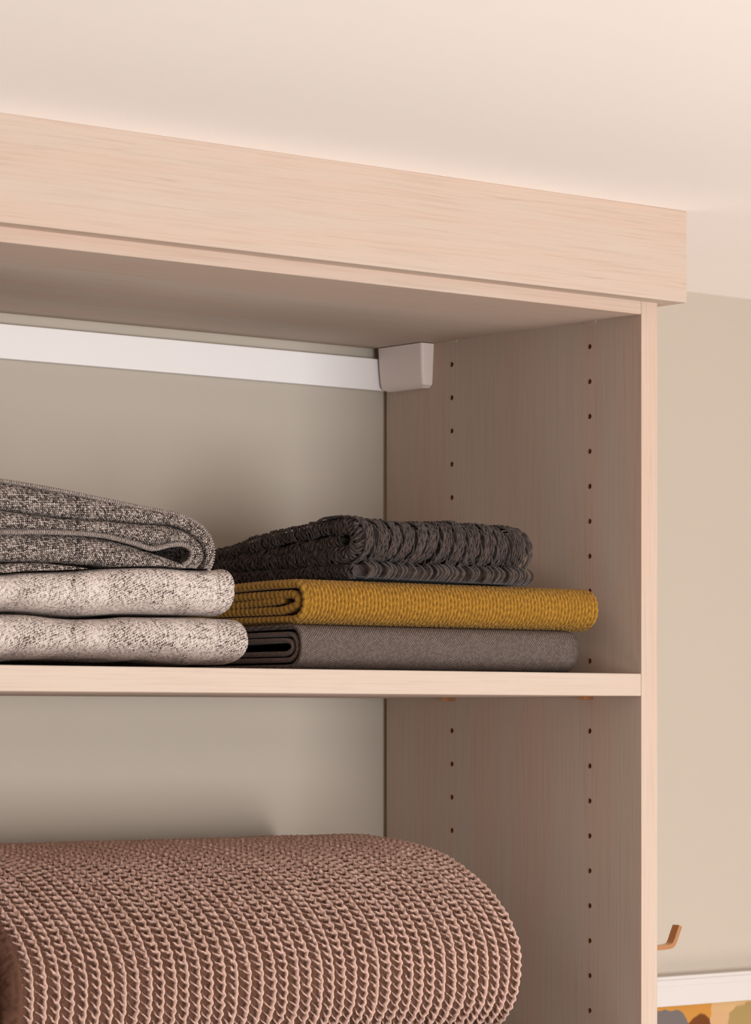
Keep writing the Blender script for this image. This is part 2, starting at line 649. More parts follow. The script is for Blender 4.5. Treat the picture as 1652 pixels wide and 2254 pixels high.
for px0, px1, pf in ((0.0, PT, 0.0), (LW - PT, LW, LW)):
    o = link('side_panel', panel_mesh('side_panel', px0, px1, pf), M['wood_z'], closet)
    o.data.materials.append(M['raw'])
box('top_panel', (LW, 0.0, 0.0, DEP + 0.004, TOP_B, TOP_B + 0.0195), M['wood_x'], closet, 0.0005, 1)
box('crown_board', (LW - PT - 0.019, 0.0388, -0.019, 0.0, H + 0.3795, CEIL), M['wood_x'], closet, 0.0005, 1)
box('crown_return', (PT, 0.0388, 0.0, DEP, H + 0.3795, CEIL), M['wood_x'], closet, 0.0005, 1)
shelf = box('shelf', (LW, 0.0, 0.0, DEP, SH_B, SH_T), M['wood_x'], closet, 0.0006, 1)
SH2_T = H - 0.3135
shelf2 = box('shelf', (LW, 0.0, 0.0, DEP, SH2_T - 0.0201, SH2_T), M['wood_x'], closet, 0.0006, 1)
for sh, zb in ((shelf, SH_B), (shelf2, SH2_T - 0.0201)):
    for y in HOLE_Y:
        bm = bmesh.new()
        # support plate under the shelf plus the barrel that plugs into the drilled hole
        box_bm(bm, -0.011, 0.0, y - 0.0055, y + 0.0035, zb - 0.0032, zb)
        bmesh.ops.bevel(bm, geom=bm.edges[:], offset=0.0008, segments=2, affect='EDGES')
        rr = [[bm.verts.new((xx, y + 0.0023 * math.cos(i * math.pi / 5), zb + 0.0003 + 0.0023 * math.sin(i * math.pi / 5)))
               for i in range(10)] for xx in (-0.002, 0.009)]
        for i in range(10):
            bm.faces.new((rr[0][i], rr[0][(i + 1) % 10], rr[1][(i + 1) % 10], rr[1][i]))
        bm.faces.new(rr[0][::-1])
        bm.faces.new(rr[1])
        o = link('shelf_pin', bm_mesh('shelf_pin', bm), M['copper'], sh)
        o['label'] = 'small copper shelf pin'
tp = [c for c in closet.children if c.name.startswith('top_panel')][0]
for y in (0.0665, 0.2590):          # half-round connector caps under the top panel
    bm = bmesh.new()
    n = 14
    for xx in (-0.0012, 0.0):
        ring = [bm.verts.new((xx, y + 0.0085 * math.cos(math.pi * i / n), TOP_B - 0.0030 * math.sin(math.pi * i / n)))
                for i in range(n + 1)]
        bm.faces.new(ring if xx < -0.0005 else ring[::-1])
    vs = list(bm.verts)
    for i in range(n):
        bm.faces.new((vs[i], vs[i + 1], vs[n + 2 + i], vs[n + 1 + i]))
    link('connector_cap', bm_mesh('connector_cap', bm), M['wood_x'], tp)

# ------------------------------------------------------------------ wall rail and its bracket cover
RAIL_Z1, RAIL_Z0 = H + 0.3575, H + 0.3264
bm = bmesh.new()
box_bm(bm, LW + 0.002, -0.0015, WALL_Y - 0.010, WALL_Y, RAIL_Z0, RAIL_Z1)
me = bm_mesh('hanging_rail', bm, 0.0012, 2)
tag(link('hanging_rail', me, M['white']), 'flat white hanging rail on the wall under the closet top', 'rail')

# bracket cover: loft of rounded cross-sections in Z
sec = []
ZT, ZB = TOP_B - 0.0008, H + 0.3245
for k, t in enumerate(np.linspace(0, 1, 16)):
    z = ZT + (ZB - ZT) * t
    tx = 0.0155 - 0.0028 * t - 0.0018 * t ** 4              # thickness off the panel
    yb, yf = 0.3500, 0.2850 + 0.0025 * t
    rr = 0.0028
    if t > 0.86:
        q = (t - 0.86) / 0.14
        sh = 0.0045 * (1 - math.sqrt(max(0, 1 - q * q)))
        tx -= sh * 0.8
        yf += sh
        yb -= sh
    pts = [(0.0, yb), (-tx, yb)]
    for j in range(7):
        a = math.pi / 2 * j / 6
        pts.append((-tx + rr - rr * math.cos(a), yf + rr - rr * math.sin(a)))
    pts += [(0.0, yf)]
    sec.append([(x - 0.0002, y, z) for x, y in pts])
V = np.array(sec)
me = grid_mesh('rail_bracket_cover', V, None, close_t=True, caps=True)
me.polygons.foreach_set('use_smooth', np.zeros(len(me.polygons), bool))
bm = bmesh.new()
bm.from_mesh(me)
bmesh.ops.recalc_face_normals(bm, faces=bm.faces[:])
for f in bm.faces:
    f.smooth = len(f.verts) == 4
for e in bm.edges:
    if len(e.link_faces) == 2 and e.calc_face_angle(0) > 0.6:
        e.smooth = False
bm.to_mesh(me)
bm.free()
tag(link('rail_bracket_cover', me, M['plastic']), 'white plastic bracket cover where the rail meets the side panel', 'bracket cover')

# ------------------------------------------------------------------ hook on the outside of the side panel
hook = empty('coat_hook', (PT, 0.034, H - 0.206))
tag(hook, 'copper strap hook on the outer side of the closet panel', 'hook')


def strap(name, pts, w, th, y, parent, mat):
    """flat strap following pts (x, z), width w along Y"""
    P, s = dense(pts, 60)
    N = normals_of(P)
    V = []
    for (x, z), (nx, nz) in zip(P, N):
        V.append([(x + nx * th / 2, y - w / 2, z + nz * th / 2), (x + nx * th / 2, y + w / 2, z + nz * th / 2),
                  (x - nx * th / 2, y + w / 2, z - nz * th / 2), (x - nx * th / 2, y - w / 2, z - nz * th / 2)])
    me = grid_mesh(name, np.array(V), None, close_t=True, caps=True)
    me.polygons.foreach_set('use_smooth', np.zeros(len(me.polygons), bool))
    bm = bmesh.new()
    bm.from_mesh(me)
    bmesh.ops.recalc_face_normals(bm, faces=bm.faces[:])
    bm.to_mesh(me)
    bm.free()
    return link(name, me, mat, parent)


hz = H - 0.206
strap('hook_arm', [(PT + 0.002, hz), (PT + 0.02, hz), (PT + 0.038, hz), (PT + 0.0485, hz + 0.0010), (PT + 0.0528, hz + 0.0045),
                   (PT + 0.0560, hz + 0.0110), (PT + 0.0600, hz + 0.0190)], 0.0085, 0.0042, 0.034, hook, M['copper'])
bm = bmesh.new()
box_bm(bm, PT, PT + 0.003, 0.026, 0.042, hz - 0.022, hz + 0.012)
link('back_plate', bm_mesh('back_plate', bm, 0.0008, 2), M['copper'], hook)

# ------------------------------------------------------------------ framed picture on the wall
FW = 0.0320
fx0, fx1 = 0.23, 1.05
_, fz1 = pix_y(1446, 2151, WALL_Y - 0.018)
fz1 = float(fz1)
fz0 = fz1 - 0.70
pic = empty('framed_picture', ((fx0 + fx1) / 2, WALL_Y, fz0))
tag(pic, 'white-framed abstract picture in orange, grey and ochre on the wall', 'picture')
for (a, b_, c, d) in ((fx0, fx1, fz1 - FW, fz1), (fx0, fx1, fz0, fz0 + FW),
                      (fx0, fx0 + FW, fz0 + FW, fz1 - FW), (fx1 - FW, fx1, fz0 + FW, fz1 - FW)):
    o = box('frame_rail', (a, b_, WALL_Y - 0.018, WALL_Y, c, d), M['frame'], pic, 0.0015, 2)
for (a, b_, c, d) in ((fx0 + 0.004, fx1 - 0.004, fz1 - 0.0105, fz1 - 0.004), ):
    box('frame_bead', (a, b_, WALL_Y - 0.0192, WALL_Y - 0.0178, c, d), M['frame'], pic, 0.0005, 2)


def mat_art():
    t = NT('abstract_painting')
    co = t.n('ShaderNodeTexCoord').outputs['Object']
    sp = t.n('ShaderNodeSeparateXYZ')
    nz = t.n('ShaderNodeTexNoise')
    nz.inputs['Scale'].default_value = 45.0
    nz.inputs['Detail'].default_value = 4.0
    t.l(co, nz.inputs['Vector'])
    mv = t.n('ShaderNodeVectorMath', operation='MULTIPLY_ADD')
    t.l(nz.outputs['Color'], mv.inputs[0])
    mv.inputs[1].default_value = (0.014, 0.0, 0.014)
    t.l(co, mv.inputs[2])
    t.l(mv.outputs[0], sp.inputs[0])
    X, Z = sp.outputs[0], sp.outputs[2]
    zt = fz1 - FW
    base = tuple(0.72 * q for q in srgb(222, 180, 128))

    def blob(col, cx, cz, rx, rz, colr, sharp=0.06, p=2.0):
        a = t.math('POWER', t.math('ABSOLUTE', t.math('DIVIDE', t.math('SUBTRACT', X, cx + 0.007), rx)), p)
        b = t.math('POWER', t.math('ABSOLUTE', t.math('DIVIDE', t.math('SUBTRACT', Z, cz + 0.007), rz)), p)
        m = t.smooth(t.math('ADD', a, b), 1 - sharp, 1 + sharp, 1, 0)
        return t.mix(m, col, tuple(0.72 * q for q in colr))
    c = blob(base, 0.38, zt - 0.01, 0.075, 0.05, srgb(214, 150, 70), p=4)
    c = blob(c, 0.527, zt - 0.060, 0.058, 0.056, srgb(178, 150, 96), p=3)
    c = blob(c, 0.380, zt - 0.034, 0.040, 0.030, srgb(124, 114, 112), p=4)
    c = blob(c, 0.437, zt - 0.052, 0.045, 0.042, srgb(122, 70, 36), p=1.3)
    c = blob(c, 0.468, zt - 0.020, 0.016, 0.012, srgb(220, 176, 130))
    c = blob(c, 0.70, zt - 0.05, 0.09, 0.07, srgb(206, 140, 78), p=2.5)
    c = blob(c, 0.62, zt - 0.22, 0.16, 0.10, srgb(124, 114, 112), p=2.5)
    c = blob(c, 0.45, zt - 0.33, 0.14, 0.13, srgb(178, 150, 96), p=2.2)
    c = blob(c, 0.92, zt - 0.35, 0.13, 0.18, srgb(122, 70, 36), p=2.2)
    return t.done(c, 0.8, 0.15)


o = box('canvas', (fx0 + FW, fx1 - FW, WALL_Y - 0.008, WALL_Y - 0.004, fz0 + FW, fz1 - FW), mat_art(), pic)

# ------------------------------------------------------------------ grey throw, bottom of the right stack
FY = 0.030
gt = empty('folded_throw', (-0.21, 0.19, SH_T))
tag(gt, 'dark grey-brown basketweave throw folded flat at the bottom of the right stack', 'throw')
G0, G1 = -0.3658, -0.0497
gz0, gz1 = SH_T + 0.0004, H + 0.0830
TH = 0.0040


def edge_rib(pitch, amp):
    return lambda e, s: amp * (np.abs(np.sin(math.pi * s / pitch)) - 0.5)


parts = []
P, s, N, n0, n1 = u_path(FY + TH / 2, gz1 - TH / 2, gz0 + TH / 2, 0.33, 0.017, 2.6, zt_b=gz1 - 0.012, skew=0.004)
st = stations([(0, n0 - 0.11, 0.008), (n0 - 0.11, n0, 0.0006), (n0, n1, 0.0006), (n1, n1 + 0.11, 0.0006), (n1 + 0.11, s[-1], 0.008)])
parts.append(sheet('c', P, N, s, TH, st, G0, G1, np.linspace(G0, G1, 36), 'x', disp=lambda e, q: 0 * e,
                   cap_disp=edge_rib(0.0020, 0.0007)))
link('cloth', join_meshes('cloth', parts), M['basket'], gt)
inner = []
for (dy, zt, zb, tb) in ((0.0065, gz1 - 0.0060, gz0 + 0.0060, 0.009), (0.0130, gz1 - 0.0112, gz0 + 0.0112, 0.008)):
    P, s, N, n0, n1 = u_path(FY + dy + TH / 2, zt - TH / 2, zb + TH / 2, 0.33, 0.013, 2.2, zt_b=zt - tb, skew=0.002)
    st = stations([(0, n0 - 0.11, 0.008), (n0 - 0.11, n1 + 0.11, 0.0006), (n1 + 0.11, s[-1], 0.008)])
    inner.append(sheet('c', P, N, s, TH, st, G0 + 0.001, G1, np.linspace(G0, G1, 10), 'x', disp=lambda e, q: 0 * e,
                       cap_disp=edge_rib(0.0020, 0.0007)))
link('inner_fold', join_meshes('inner_fold', inner), M['basket_edge'], gt)

# ------------------------------------------------------------------ mustard throw
mt = empty('folded_throw', (-0.19, 0.19, gz1))
tag(mt, 'mustard yellow rope-knit throw folded between the grey and the black throw', 'throw')
Y0, Y1 = -0.3620, -0.0238
mz0, mz1 = gz1 + 0.0008, H + 0.1205
RP = 0.0041


def rope(e, s):
    """rows of three-ply twisted cord, neighbouring cords twisted opposite ways"""
    k = np.floor(e / RP)
    a = (e / RP - k - 0.5) * RP
    sgn = np.where((k % 2) == 0, 1.0, -1.0)
    s2 = s + 0.0006 * np.sin(e * 900.0)
    R, r = 0.22 * RP, 0.27 * RP
    env = np.sqrt(np.clip(1 - (a / (0.5 * RP)) ** 2, 0, 1))
    h = np.full(np.shape(e + s), -0.0004)
    for j in range(3):
        th = sgn * 2 * math.pi * s2 / 0.0150 + j * 2 * math.pi / 3 + k * 1.3
        c = R * np.sin(th)
        d2 = np.clip(r * r - (a - c) ** 2, 0, None)
        h = np.maximum(h, np.where(d2 > 0, R * np.cos(th) + np.sqrt(d2) * 1.1, -0.0004))
    return 1.35 * h * (0.45 + 0.55 * env) + 0.0017 * env - 0.0036


def rope_end(e, s):
    ph = s / 0.0062
    return 0.0015 * (np.abs(np.sin(math.pi * ph + 90 * e)) ** 0.5) - 0.0011


parts = []
TM = 0.0066
P, s, N, n0, n1 = u_path(FY + TM / 2, mz1 - TM / 2, mz0 + TM / 2, 0.325, 0.017, 2.5, zt_b=mz1 - 0.018, skew=0.003)
st = stations([(0, n0 - 0.12, 0.006), (n0 - 0.12, n0 - 0.012, 0.0012), (n0 - 0.012, n1 + 0.012, 0.0007), (n1 + 0.012, n1 + 0.12, 0.0012), (n1 + 0.12, s[-1], 0.006)])
parts.append(sheet('c', P, N, s, TM, st, Y0, Y1, np.arange(Y0, Y1, 0.00042), 'x', disp=rope, cap_disp=rope_end, cap_n=12))
TM2 = 0.0068
P, s, N, n0, n1 = u_path(FY + 0.0098 + TM2 / 2, mz1 - 0.0085 - TM2 / 2, mz0 + 0.0078 + TM2 / 2, 0.325, 0.012, 2.0,
                         zt_b=mz1 - 0.022, skew=0.016)
st = stations([(0, n0 - 0.12, 0.006), (n0 - 0.12, n1 + 0.12, 0.0009), (n1 + 0.12, s[-1], 0.006)])
parts.append(sheet('c', P, N, s, TM2, st, Y0 + 0.0006, Y1, np.linspace(Y0, Y1, 10), 'x', disp=rope_end, cap_disp=rope_end, cap_n=10))
P, s = dense([(FY + 0.034, (mz0 + mz1) / 2 + 0.002), (FY + 0.06, (mz0 + mz1) / 2 + 0.0005), (0.2, (mz0 + mz1) / 2 - 0.004), (0.325, (mz0 + mz1) / 2 - 0.006)], 1500)
st = stations([(0, 0.12, 0.0009), (0.12, s[-1], 0.006)])
parts.append(sheet('c', P, normals_of(P, -1), s, 0.0066, st, Y0 + 0.0008, Y1, np.linspace(Y0, Y1, 10), 'x', disp=rope_end, cap_disp=rope_end, cap_n=10, taper=True))
link('cloth', join_meshes('cloth', parts), M['mustard'], mt)

# ------------------------------------------------------------------ black cable-knit throw, top of the right stack
bt = empty('folded_throw', (-0.2, 0.17, mz1))
tag(bt, 'black-brown shaggy cable-knit throw folded on top of the mustard throw', 'throw')
B0, B1 = -0.3000, -0.0965
bz0, bz1 = mz1 + 0.0002, H + 0.1755
BY = 0.036
seam = bz0 + 0.0155


def shag(e, s):
    return -0.0068 + 0.0012 * (fnoise(e / 0.004, s / 0.004, 2) - 0.5)


def shag_end(e, s):
    return -0.0035 + 0.0010 * (fnoise(s / 0.004, e / 0.004, 2) - 0.5)


def tubes(paths, radii, sides=7):
    """many yarns at once; paths: list of (n,3), radii: list of (n,)"""
    vs, qs, base = [], [], 0
    ang = np.linspace(0, 2 * math.pi, sides, endpoint=False)
    for Pn, rn in zip(paths, radii):
        d = np.gradient(Pn, axis=0)
        d /= np.linalg.norm(d, axis=1, keepdims=True) + 1e-12
        up = np.tile(np.array([1.0, 0.13, 0.07]), (len(Pn), 1))
        alt = np.abs(np.sum(d * up, 1)) > 0.9
        up[alt] = (0.1, 1.0, 0.2)
        a = np.cross(d, up)
        a /= np.linalg.norm(a, axis=1, keepdims=True)
        b = np.cross(d, a)
        V = Pn[:, None] + rn[:, None, None] * (a[:, None] * np.cos(ang)[None, :, None] + b[:, None] * np.sin(ang)[None, :, None])
        n = len(Pn)
        idx = base + np.arange(n * sides).reshape(n, sides)
        nx = np.roll(idx, -1, 1)
        qs.append(np.stack([idx[:-1], nx[:-1], nx[1:], idx[1:]], -1).reshape(-1, 4))
        vs.append(V.reshape(-1, 3))
        base += n * sides
    V = np.vstack(vs).astype(np.float32)
    Q = np.vstack(qs).astype(np.int32)
    me = bpy.data.meshes.new('yarns')
    me.vertices.add(len(V))
    me.vertices.foreach_set('co', V.reshape(-1))
    me.loops.add(Q.size)
    me.loops.foreach_set('vertex_index', Q.reshape(-1))
    me.polygons.add(len(Q))
    me.polygons.foreach_set('loop_start', (np.arange(len(Q)) * 4).astype(np.int32))
    me.polygons.foreach_set('use_smooth', np.ones(len(Q), bool))
    me.update(calc_edges=True)
    return me


def on_path(P, N, s, q, off):
    c = np.stack([np.interp(q, s, P[:, k]) for k in range(2)], 1)
    n = np.stack([np.interp(q, s, N[:, k]) for k in range(2)], 1)
    return c + n * off[:, None]


YR = np.random.RandomState(11)


def yarn_front(P, N, s, th, s0, s1, e0, e1):
    """rows of knitted yarn stitches running around the nose of the fold, bunched into cables with ladders between"""
    paths, radii = [], []
    e = e0 + th * 0.25
    while e < e1:
        q = np.arange(s0, s1, 0.00062)
        p1, p2, p3 = YR.rand(3)
        drift = 0.0055 * np.sin(q / 0.019 + e / 0.050) + 0.0045 * (fnoise(q / 0.030 + 3, q * 0 + e / 0.030, 2) - 0.5) * 2
        ph = q / 0.0058 + p1 + 0.3 * np.sin(q / 0.006 + p2 * 6)
        bead = np.abs(np.sin(math.pi * ph)) ** 0.55
        ee = e + drift + 0.00045 * (np.floor(ph) % 2 - 0.5) * bead + 0.00025 * np.sin(q / 0.0021 + p3 * 6)
        cable = fnoise(np.full_like(q, e / 0.0140 + 5), q / 0.060 + 2, 2)
        lad = np.abs(((e / 0.0165 + 0.30 * np.sin(q / 0.024 + 1)) % 1.0) - 0.5) * 2
        lift = sstep(cable, 0.20, 0.62) * 0.55 + 0.45
        h = -0.0062 + 0.0066 * lift * sstep(lad, 0.12, 0.34) + 0.0012 * bead + 0.0005 * YR.rand()
        r = 0.00092 * (0.30 + 0.70 * bead)
        ee = np.maximum(ee, e0 + 0.30 * th + 0.001 * p2)
        h = h - 0.004 * sstep(s0 + 0.02 - q, 0, 0.02)
        yz = on_path(P, N, s, q, th / 2 + h)
        paths.append(np.stack([ee, yz[:, 0], yz[:, 1]], 1))
        radii.append(r)
        e += 0.00150 + 0.0004 * YR.rand()
    return paths, radii


def yarn_loops(P, N, s, th, s0, s1, e0, step=0.0026):
    """short yarn arcs around the rounded end of a fold"""
    paths, radii = [], []
    q = s0
    while q < s1:
        ph = np.linspace(1.75, -1.75, 16)
        sw = q + 0.0018 * np.sin(ph * 1.6 + YR.rand() * 3) + 0.0010 * (YR.rand() - 0.5)
        lump = (fnoise(np.array([q / 0.014]), np.array([e0 * 50]), 2)[0] - 0.5)
        rr = th / 2 - 0.0014 + 0.0030 * lump + 0.0007 * np.sin(ph * 5 + YR.rand() * 6)
        c = on_path(P, N, s, sw, rr * np.sin(ph))
        ee = e0 + th / 2 - rr * np.cos(ph)
        paths.append(np.stack([ee, c[:, 0], c[:, 1]], 1))
        radii.append(0.00105 * (0.35 + 0.75 * np.abs(np.sin(ph * 2.6 + YR.rand() * 3)) ** 0.6))
        q += step * (0.8 + 0.4 * YR.rand())
    return paths, radii


parts = []
TB = 0.0150
P, s, N, n0, n1 = u_path(BY + TB / 2, bz1 - TB / 2, seam + TB / 2, 0.30, 0.018, 2.2, zt_b=bz1 - 0.030 - TB / 2, zb_b=seam - 0.004 + TB / 2, skew=0.004)
st = stations([(0, 0.03, 0.004), (0.03, n0 - 0.01, 0.0020), (n0 - 0.01, n1 + 0.01, 0.0015), (n1 + 0.01, s[-1] - 0.05, 0.0020), (s[-1] - 0.05, s[-1], 0.004)])
parts.append(sheet('c', P, N, s, TB, st, B0, B1, np.arange(B0, B1, 0.002), 'x', disp=shag, cap_disp=shag_end, cap_n=12))
yp, yr = yarn_front(P, N, s, TB, n0 - 0.045, n1 + 0.012, B0, B1)
for args in ((P, N, s, TB, 0.02, n0 + 0.030, B0), (P, N, s, TB, n0 + 0.030, s[-1] - 0.06, B0)):
    a_, b_ = yarn_loops(*args)
    yp += a_
    yr += b_
P, s = dense([(BY + 0.026, (seam + bz1) / 2 + 0.001), (0.10, (seam + bz1) / 2 - 0.003), (0.2, (seam + bz1) / 2 - 0.011), (0.30, (seam + bz1) / 2 - 0.016)], 1500)
st = stations([(0, 0.18, 0.0008), (0.18, s[-1], 0.004)])
parts.append(sheet('c', P, normals_of(P, -1), s, 0.0150, st, B0 + 0.002, B1, np.linspace(B0, B1, 14), 'x', disp=shag_end, cap_disp=shag_end, cap_n=12, taper=True))
a_, b_ = yarn_loops(P, normals_of(P, -1), s, 0.0150, 0.003, 0.2, B0 + 0.002)
yp += a_
yr += b_
parts.append(tubes(yp, yr))
link('cloth', join_meshes('cloth', parts), M['black'], bt)
# lowest fold: fat tufted cords
P, s = dense([(BY + 0.0085, bz0 + 0.0088), (0.08, bz0 + 0.0088), (0.2, bz0 + 0.0080), (0.30, bz0 + 0.0075)], 1500)


def tuft(e, s):
    we = e + 0.0012 * (vnoise(e / 0.02, 3.3) - 0.5)
    k = np.floor(we / 0.0047)
    a = we / 0.0047 - k - 0.5
    r = vnoise(k * 3.1, k * 1.3)
    return (0.0022 * (0.5 + r)) * np.sqrt(np.clip(1 - (2.1 * a) ** 2, 0, 1)) - 0.0016


st = stations([(0, 0.03, 0.0005), (0.03, 0.16, 0.0010), (0.16, s[-1], 0.004)])
me1 = sheet('c', P, normals_of(P, -1), s, 0.0128, st, B0 - 0.001, B1 + 0.002, np.arange(B0, B1, 0.0006), 'x', disp=tuft, cap_disp=shag_end, cap_n=16, taper=True)
a_, b_ = yarn_loops(P, normals_of(P, -1), s, 0.0128, 0.004, 0.2, B0 - 0.001)
link('cloth_hem', join_meshes('cloth_hem', [me1, tubes(a_, b_)]), M['black'], bt)
# loose tufted cords hanging over the seam between the folds
rng = np.random.RandomState(3)
tm = []
x = B0 + 0.012
while x < B1 - 0.002:
    w = 0.0012 + 0.0011 * rng.rand()
    hgt = 0.0135 + 0.002 * rng.rand()
    z1 = seam + 0.0012 + 0.0015 * rng.rand()
    zz = np.linspace(0, 1, 12)
    cy = BY + 0.0075 - 0.0080 * np.sin(zz * math.pi) ** 0.8 - 0.001 * rng.rand()
    cz = z1 - hgt * zz
    cx = x + 0.002 * (rng.rand() - 0.5) * zz
    rad = w * (0.55 + 0.45 * np.sin(zz * math.pi))
    ang = np.linspace(0, 2 * math.pi, 8, endpoint=False)
    Vt = np.stack([cx[:, None] + rad[:, None] * np.cos(ang)[None], cy[:, None] + rad[:, None] * np.sin(ang)[None], np.repeat(cz[:, None], 8, 1)], -1)
    tm.append(grid_mesh('t', Vt, None, close_t=True, caps=True))
    x += w * 2.0 + 0.0004 + (0.0030 + 0.0040 * rng.rand() if rng.rand() < 0.40 else 0.0)
o = link('tufted_fringe', join_meshes('tufted_fringe', tm), M['black'], bt)
o['kind'] = 'stuff'

# ------------------------------------------------------------------ heather throws, left stack
HX0 = -0.82


def heather(label, xr, z0, z1, top_px, bot_px, ry, skew, n, yf, zmin):
    e = empty('folded_throw', ((HX0 + xr) / 2, 0.19, z0))
    tag(e, label, 'throw')
    th = 0.009
    P, s, N, n0, n1 = u_path(yf + th / 2, z1 - th / 2, z0 + th / 2, 0.33, ry, n, skew=skew)
    st = stations([(0, n0 - 0.03, 0.01), (n0 - 0.03, n1 + 0.03, 0.001), (n1 + 0.03, s[-1], 0.01)])
    wr = lambda e_, q: 0.0011 * (fnoise(e_ / 0.05 + 5, q / 0.02, 2) - 0.5) * 2
    fit = fit_curves(z1, z0, top_px, bot_px, yf, yf + 0.7 * ry, zmin)
    a = [sheet('c', P, N, s, th, st, HX0, xr, np.linspace(HX0, xr, 180), 'x', disp=wr, deform=fit)]
    link('cloth', join_meshes('cloth', a), M['heather'], e)
    b = []
    P, s, N, n0, n1 = u_path(yf + th * 1.8, z1 - th * 1.55, z0 + th * 1.55, 0.33, ry * 0.7, 2.2, skew=skew)
    st = stations([(0, s[-1], 0.004)])
    b.append(sheet('c', P, N, s, th * 0.9, st, HX0, xr - 0.002, np.linspace(HX0, xr - 0.002, 60), 'x', deform=fit))
    link('inner_fold', join_meshes('inner_fold', b), M['heather'], e)
    return fit.top


xr3 = float(pix_y(545, 1400, FY)[0])
xr2 = float(pix_y(516, 1300, FY)[0])
h3z0, h3z1 = SH_T + 0.0012, H + 0.0822
h2z0, h2z1 = h3z1 + 0.0002, H + 0.1205
top3 = heather('pale heather tweed throw lying on the shelf at the bottom of the left stack', xr3, h3z0, h3z1,
        [(-330, 1348), (-150, 1346), (0, 1352), (70, 1354), (130, 1361), (180, 1364), (230, 1363), (290, 1359), (400, 1360), (480, 1363), (545, 1367)],
        [(-330, 1460), (-150, 1461), (0, 1461), (50, 1456), (90, 1453), (180, 1452), (260, 1452), (310, 1455), (350, 1452), (390, 1456), (440, 1461), (500, 1462), (545, 1462)],
        0.020, 0.012, 2.3, FY, lambda x: SH_T + 0.0012 + 0 * x)
top2 = heather('pale heather tweed throw in the middle of the left stack under the charcoal one', xr2, h2z0, h2z1,
        [(-330, 1270), (-150, 1268), (0, 1265), (50, 1261), (150, 1258), (230, 1253), (300, 1250), (350, 1250), (400, 1254), (470, 1257), (500, 1254), (516, 1254)],
        [(-330, 1348), (-150, 1347), (0, 1352), (70, 1354), (130, 1360), (180, 1363), (230, 1362), (290, 1358), (400, 1359), (480, 1361), (516, 1362)],
        0.016, 0.010, 2.9, FY, lambda x: top3(x) + 0.0028)

# ------------------------------------------------------------------ charcoal tweed throw on top of the left stack
CY = 0.034
ct = empty('folded_throw', (-0.6, 0.19, h2z1))
tag(ct, 'charcoal and cream tweed throw with rolled end on top of the left stack', 'throw')


def zp(pts):
    """zoomed outline points -> (X, Z) on the throw's front plane"""
    x = [p[0] / 2.7533 for p in pts]
    y = [1020 + p[1] / 2.7533 for p in pts]
    X, Z = pix_y(x, y, CY)
    return np.stack([X, Z], 1)


def ribbon(up, lo, bulge=1.0, near=CY, seed=0):
    A, B = zp(up), zp(lo)
    k = np.arange(len(A))
    mid = (A + B) / 2
    D, s = dense(np.hstack([mid, A - B]), 1200)
    # arc length on the mid line only
    s = np.concatenate([[0], np.cumsum(np.linalg.norm(np.diff(D[:, :2], axis=0), axis=1))])
    th = np.linalg.norm(D[:, 2:], axis=1)
    Nn = D[:, 2:] / th[:, None]
    st = stations([(0, s[-1], 0.0015)])
    wr = lambda e, q: 0.0010 * (fnoise(q / 0.03 + seed, e / 0.012, 3) - 0.5) * 2

    def rest(V):
        W = V.copy()
        W[..., 2] = np.maximum(W[..., 2], top2(W[..., 0]) + 0.0012)
        return W
    return sheet('c', D[:, :2], Nn, s, th * 0.985, st, near, 0.32, near + 0.28 * np.linspace(0, 1, 16) ** 2, 'y', disp=wr, cap_n=26,
                 cap_disp=wr, deform=rest)


b1u = [(-800, -10), (-400, 30), (0, 92), (300, 142), (600, 202), (900, 264), (1090, 300), (1190, 345), (1270, 420), (1308, 510), (1304, 590), (1280, 648)]
b1l = [(-800, 210), (-400, 245), (0, 280), (300, 318), (600, 345), (860, 362), (1050, 372), (1140, 402), (1215, 460), (1256, 530), (1252, 595), (1222, 645)]
b2u = [(-800, 210), (-400, 245), (0, 280), (300, 318), (600, 345), (860, 362), (1050, 372), (1140, 402), (1215, 460), (1254, 530), (1248, 595), (1215, 645)]
b2l = [(-800, 360), (-400, 385), (0, 402), (300, 408), (600, 428), (800, 470), (930, 512), (1040, 492), (1120, 490), (1174, 530), (1165, 590), (1120, 625)]
b3u = [(-800, 362), (-400, 390), (0, 408), (300, 415), (600, 440), (780, 485), (920, 530), (1040, 575), (1110, 608), (1170, 636)]
b3l = [(-800, 560), (-400, 580), (0, 598), (300, 598), (560, 612), (720, 630), (860, 640), (1000, 644), (1090, 648), (1165, 652)]
b4u = [(-800, 565), (-400, 585), (0, 602), (200, 602), (400, 616), (550, 634), (650, 646)]
b4l = [(-800, 690), (-400, 685), (0, 672), (200, 660), (400, 652), (550, 650), (650, 652)]
link('outer_fold', ribbon(b1u, b1l, seed=1), M['tweed'], ct)
link('middle_fold', ribbon(b2u, b2l, near=CY + 0.001, seed=2), M['tweed'], ct)
link('lower_fold', ribbon(b3u, b3l, near=CY + 0.001, seed=3), M['tweed'], ct)
link('lower_fold', ribbon(b4u, b4l, near=CY + 0.002, seed=4), M['tweed'], ct)


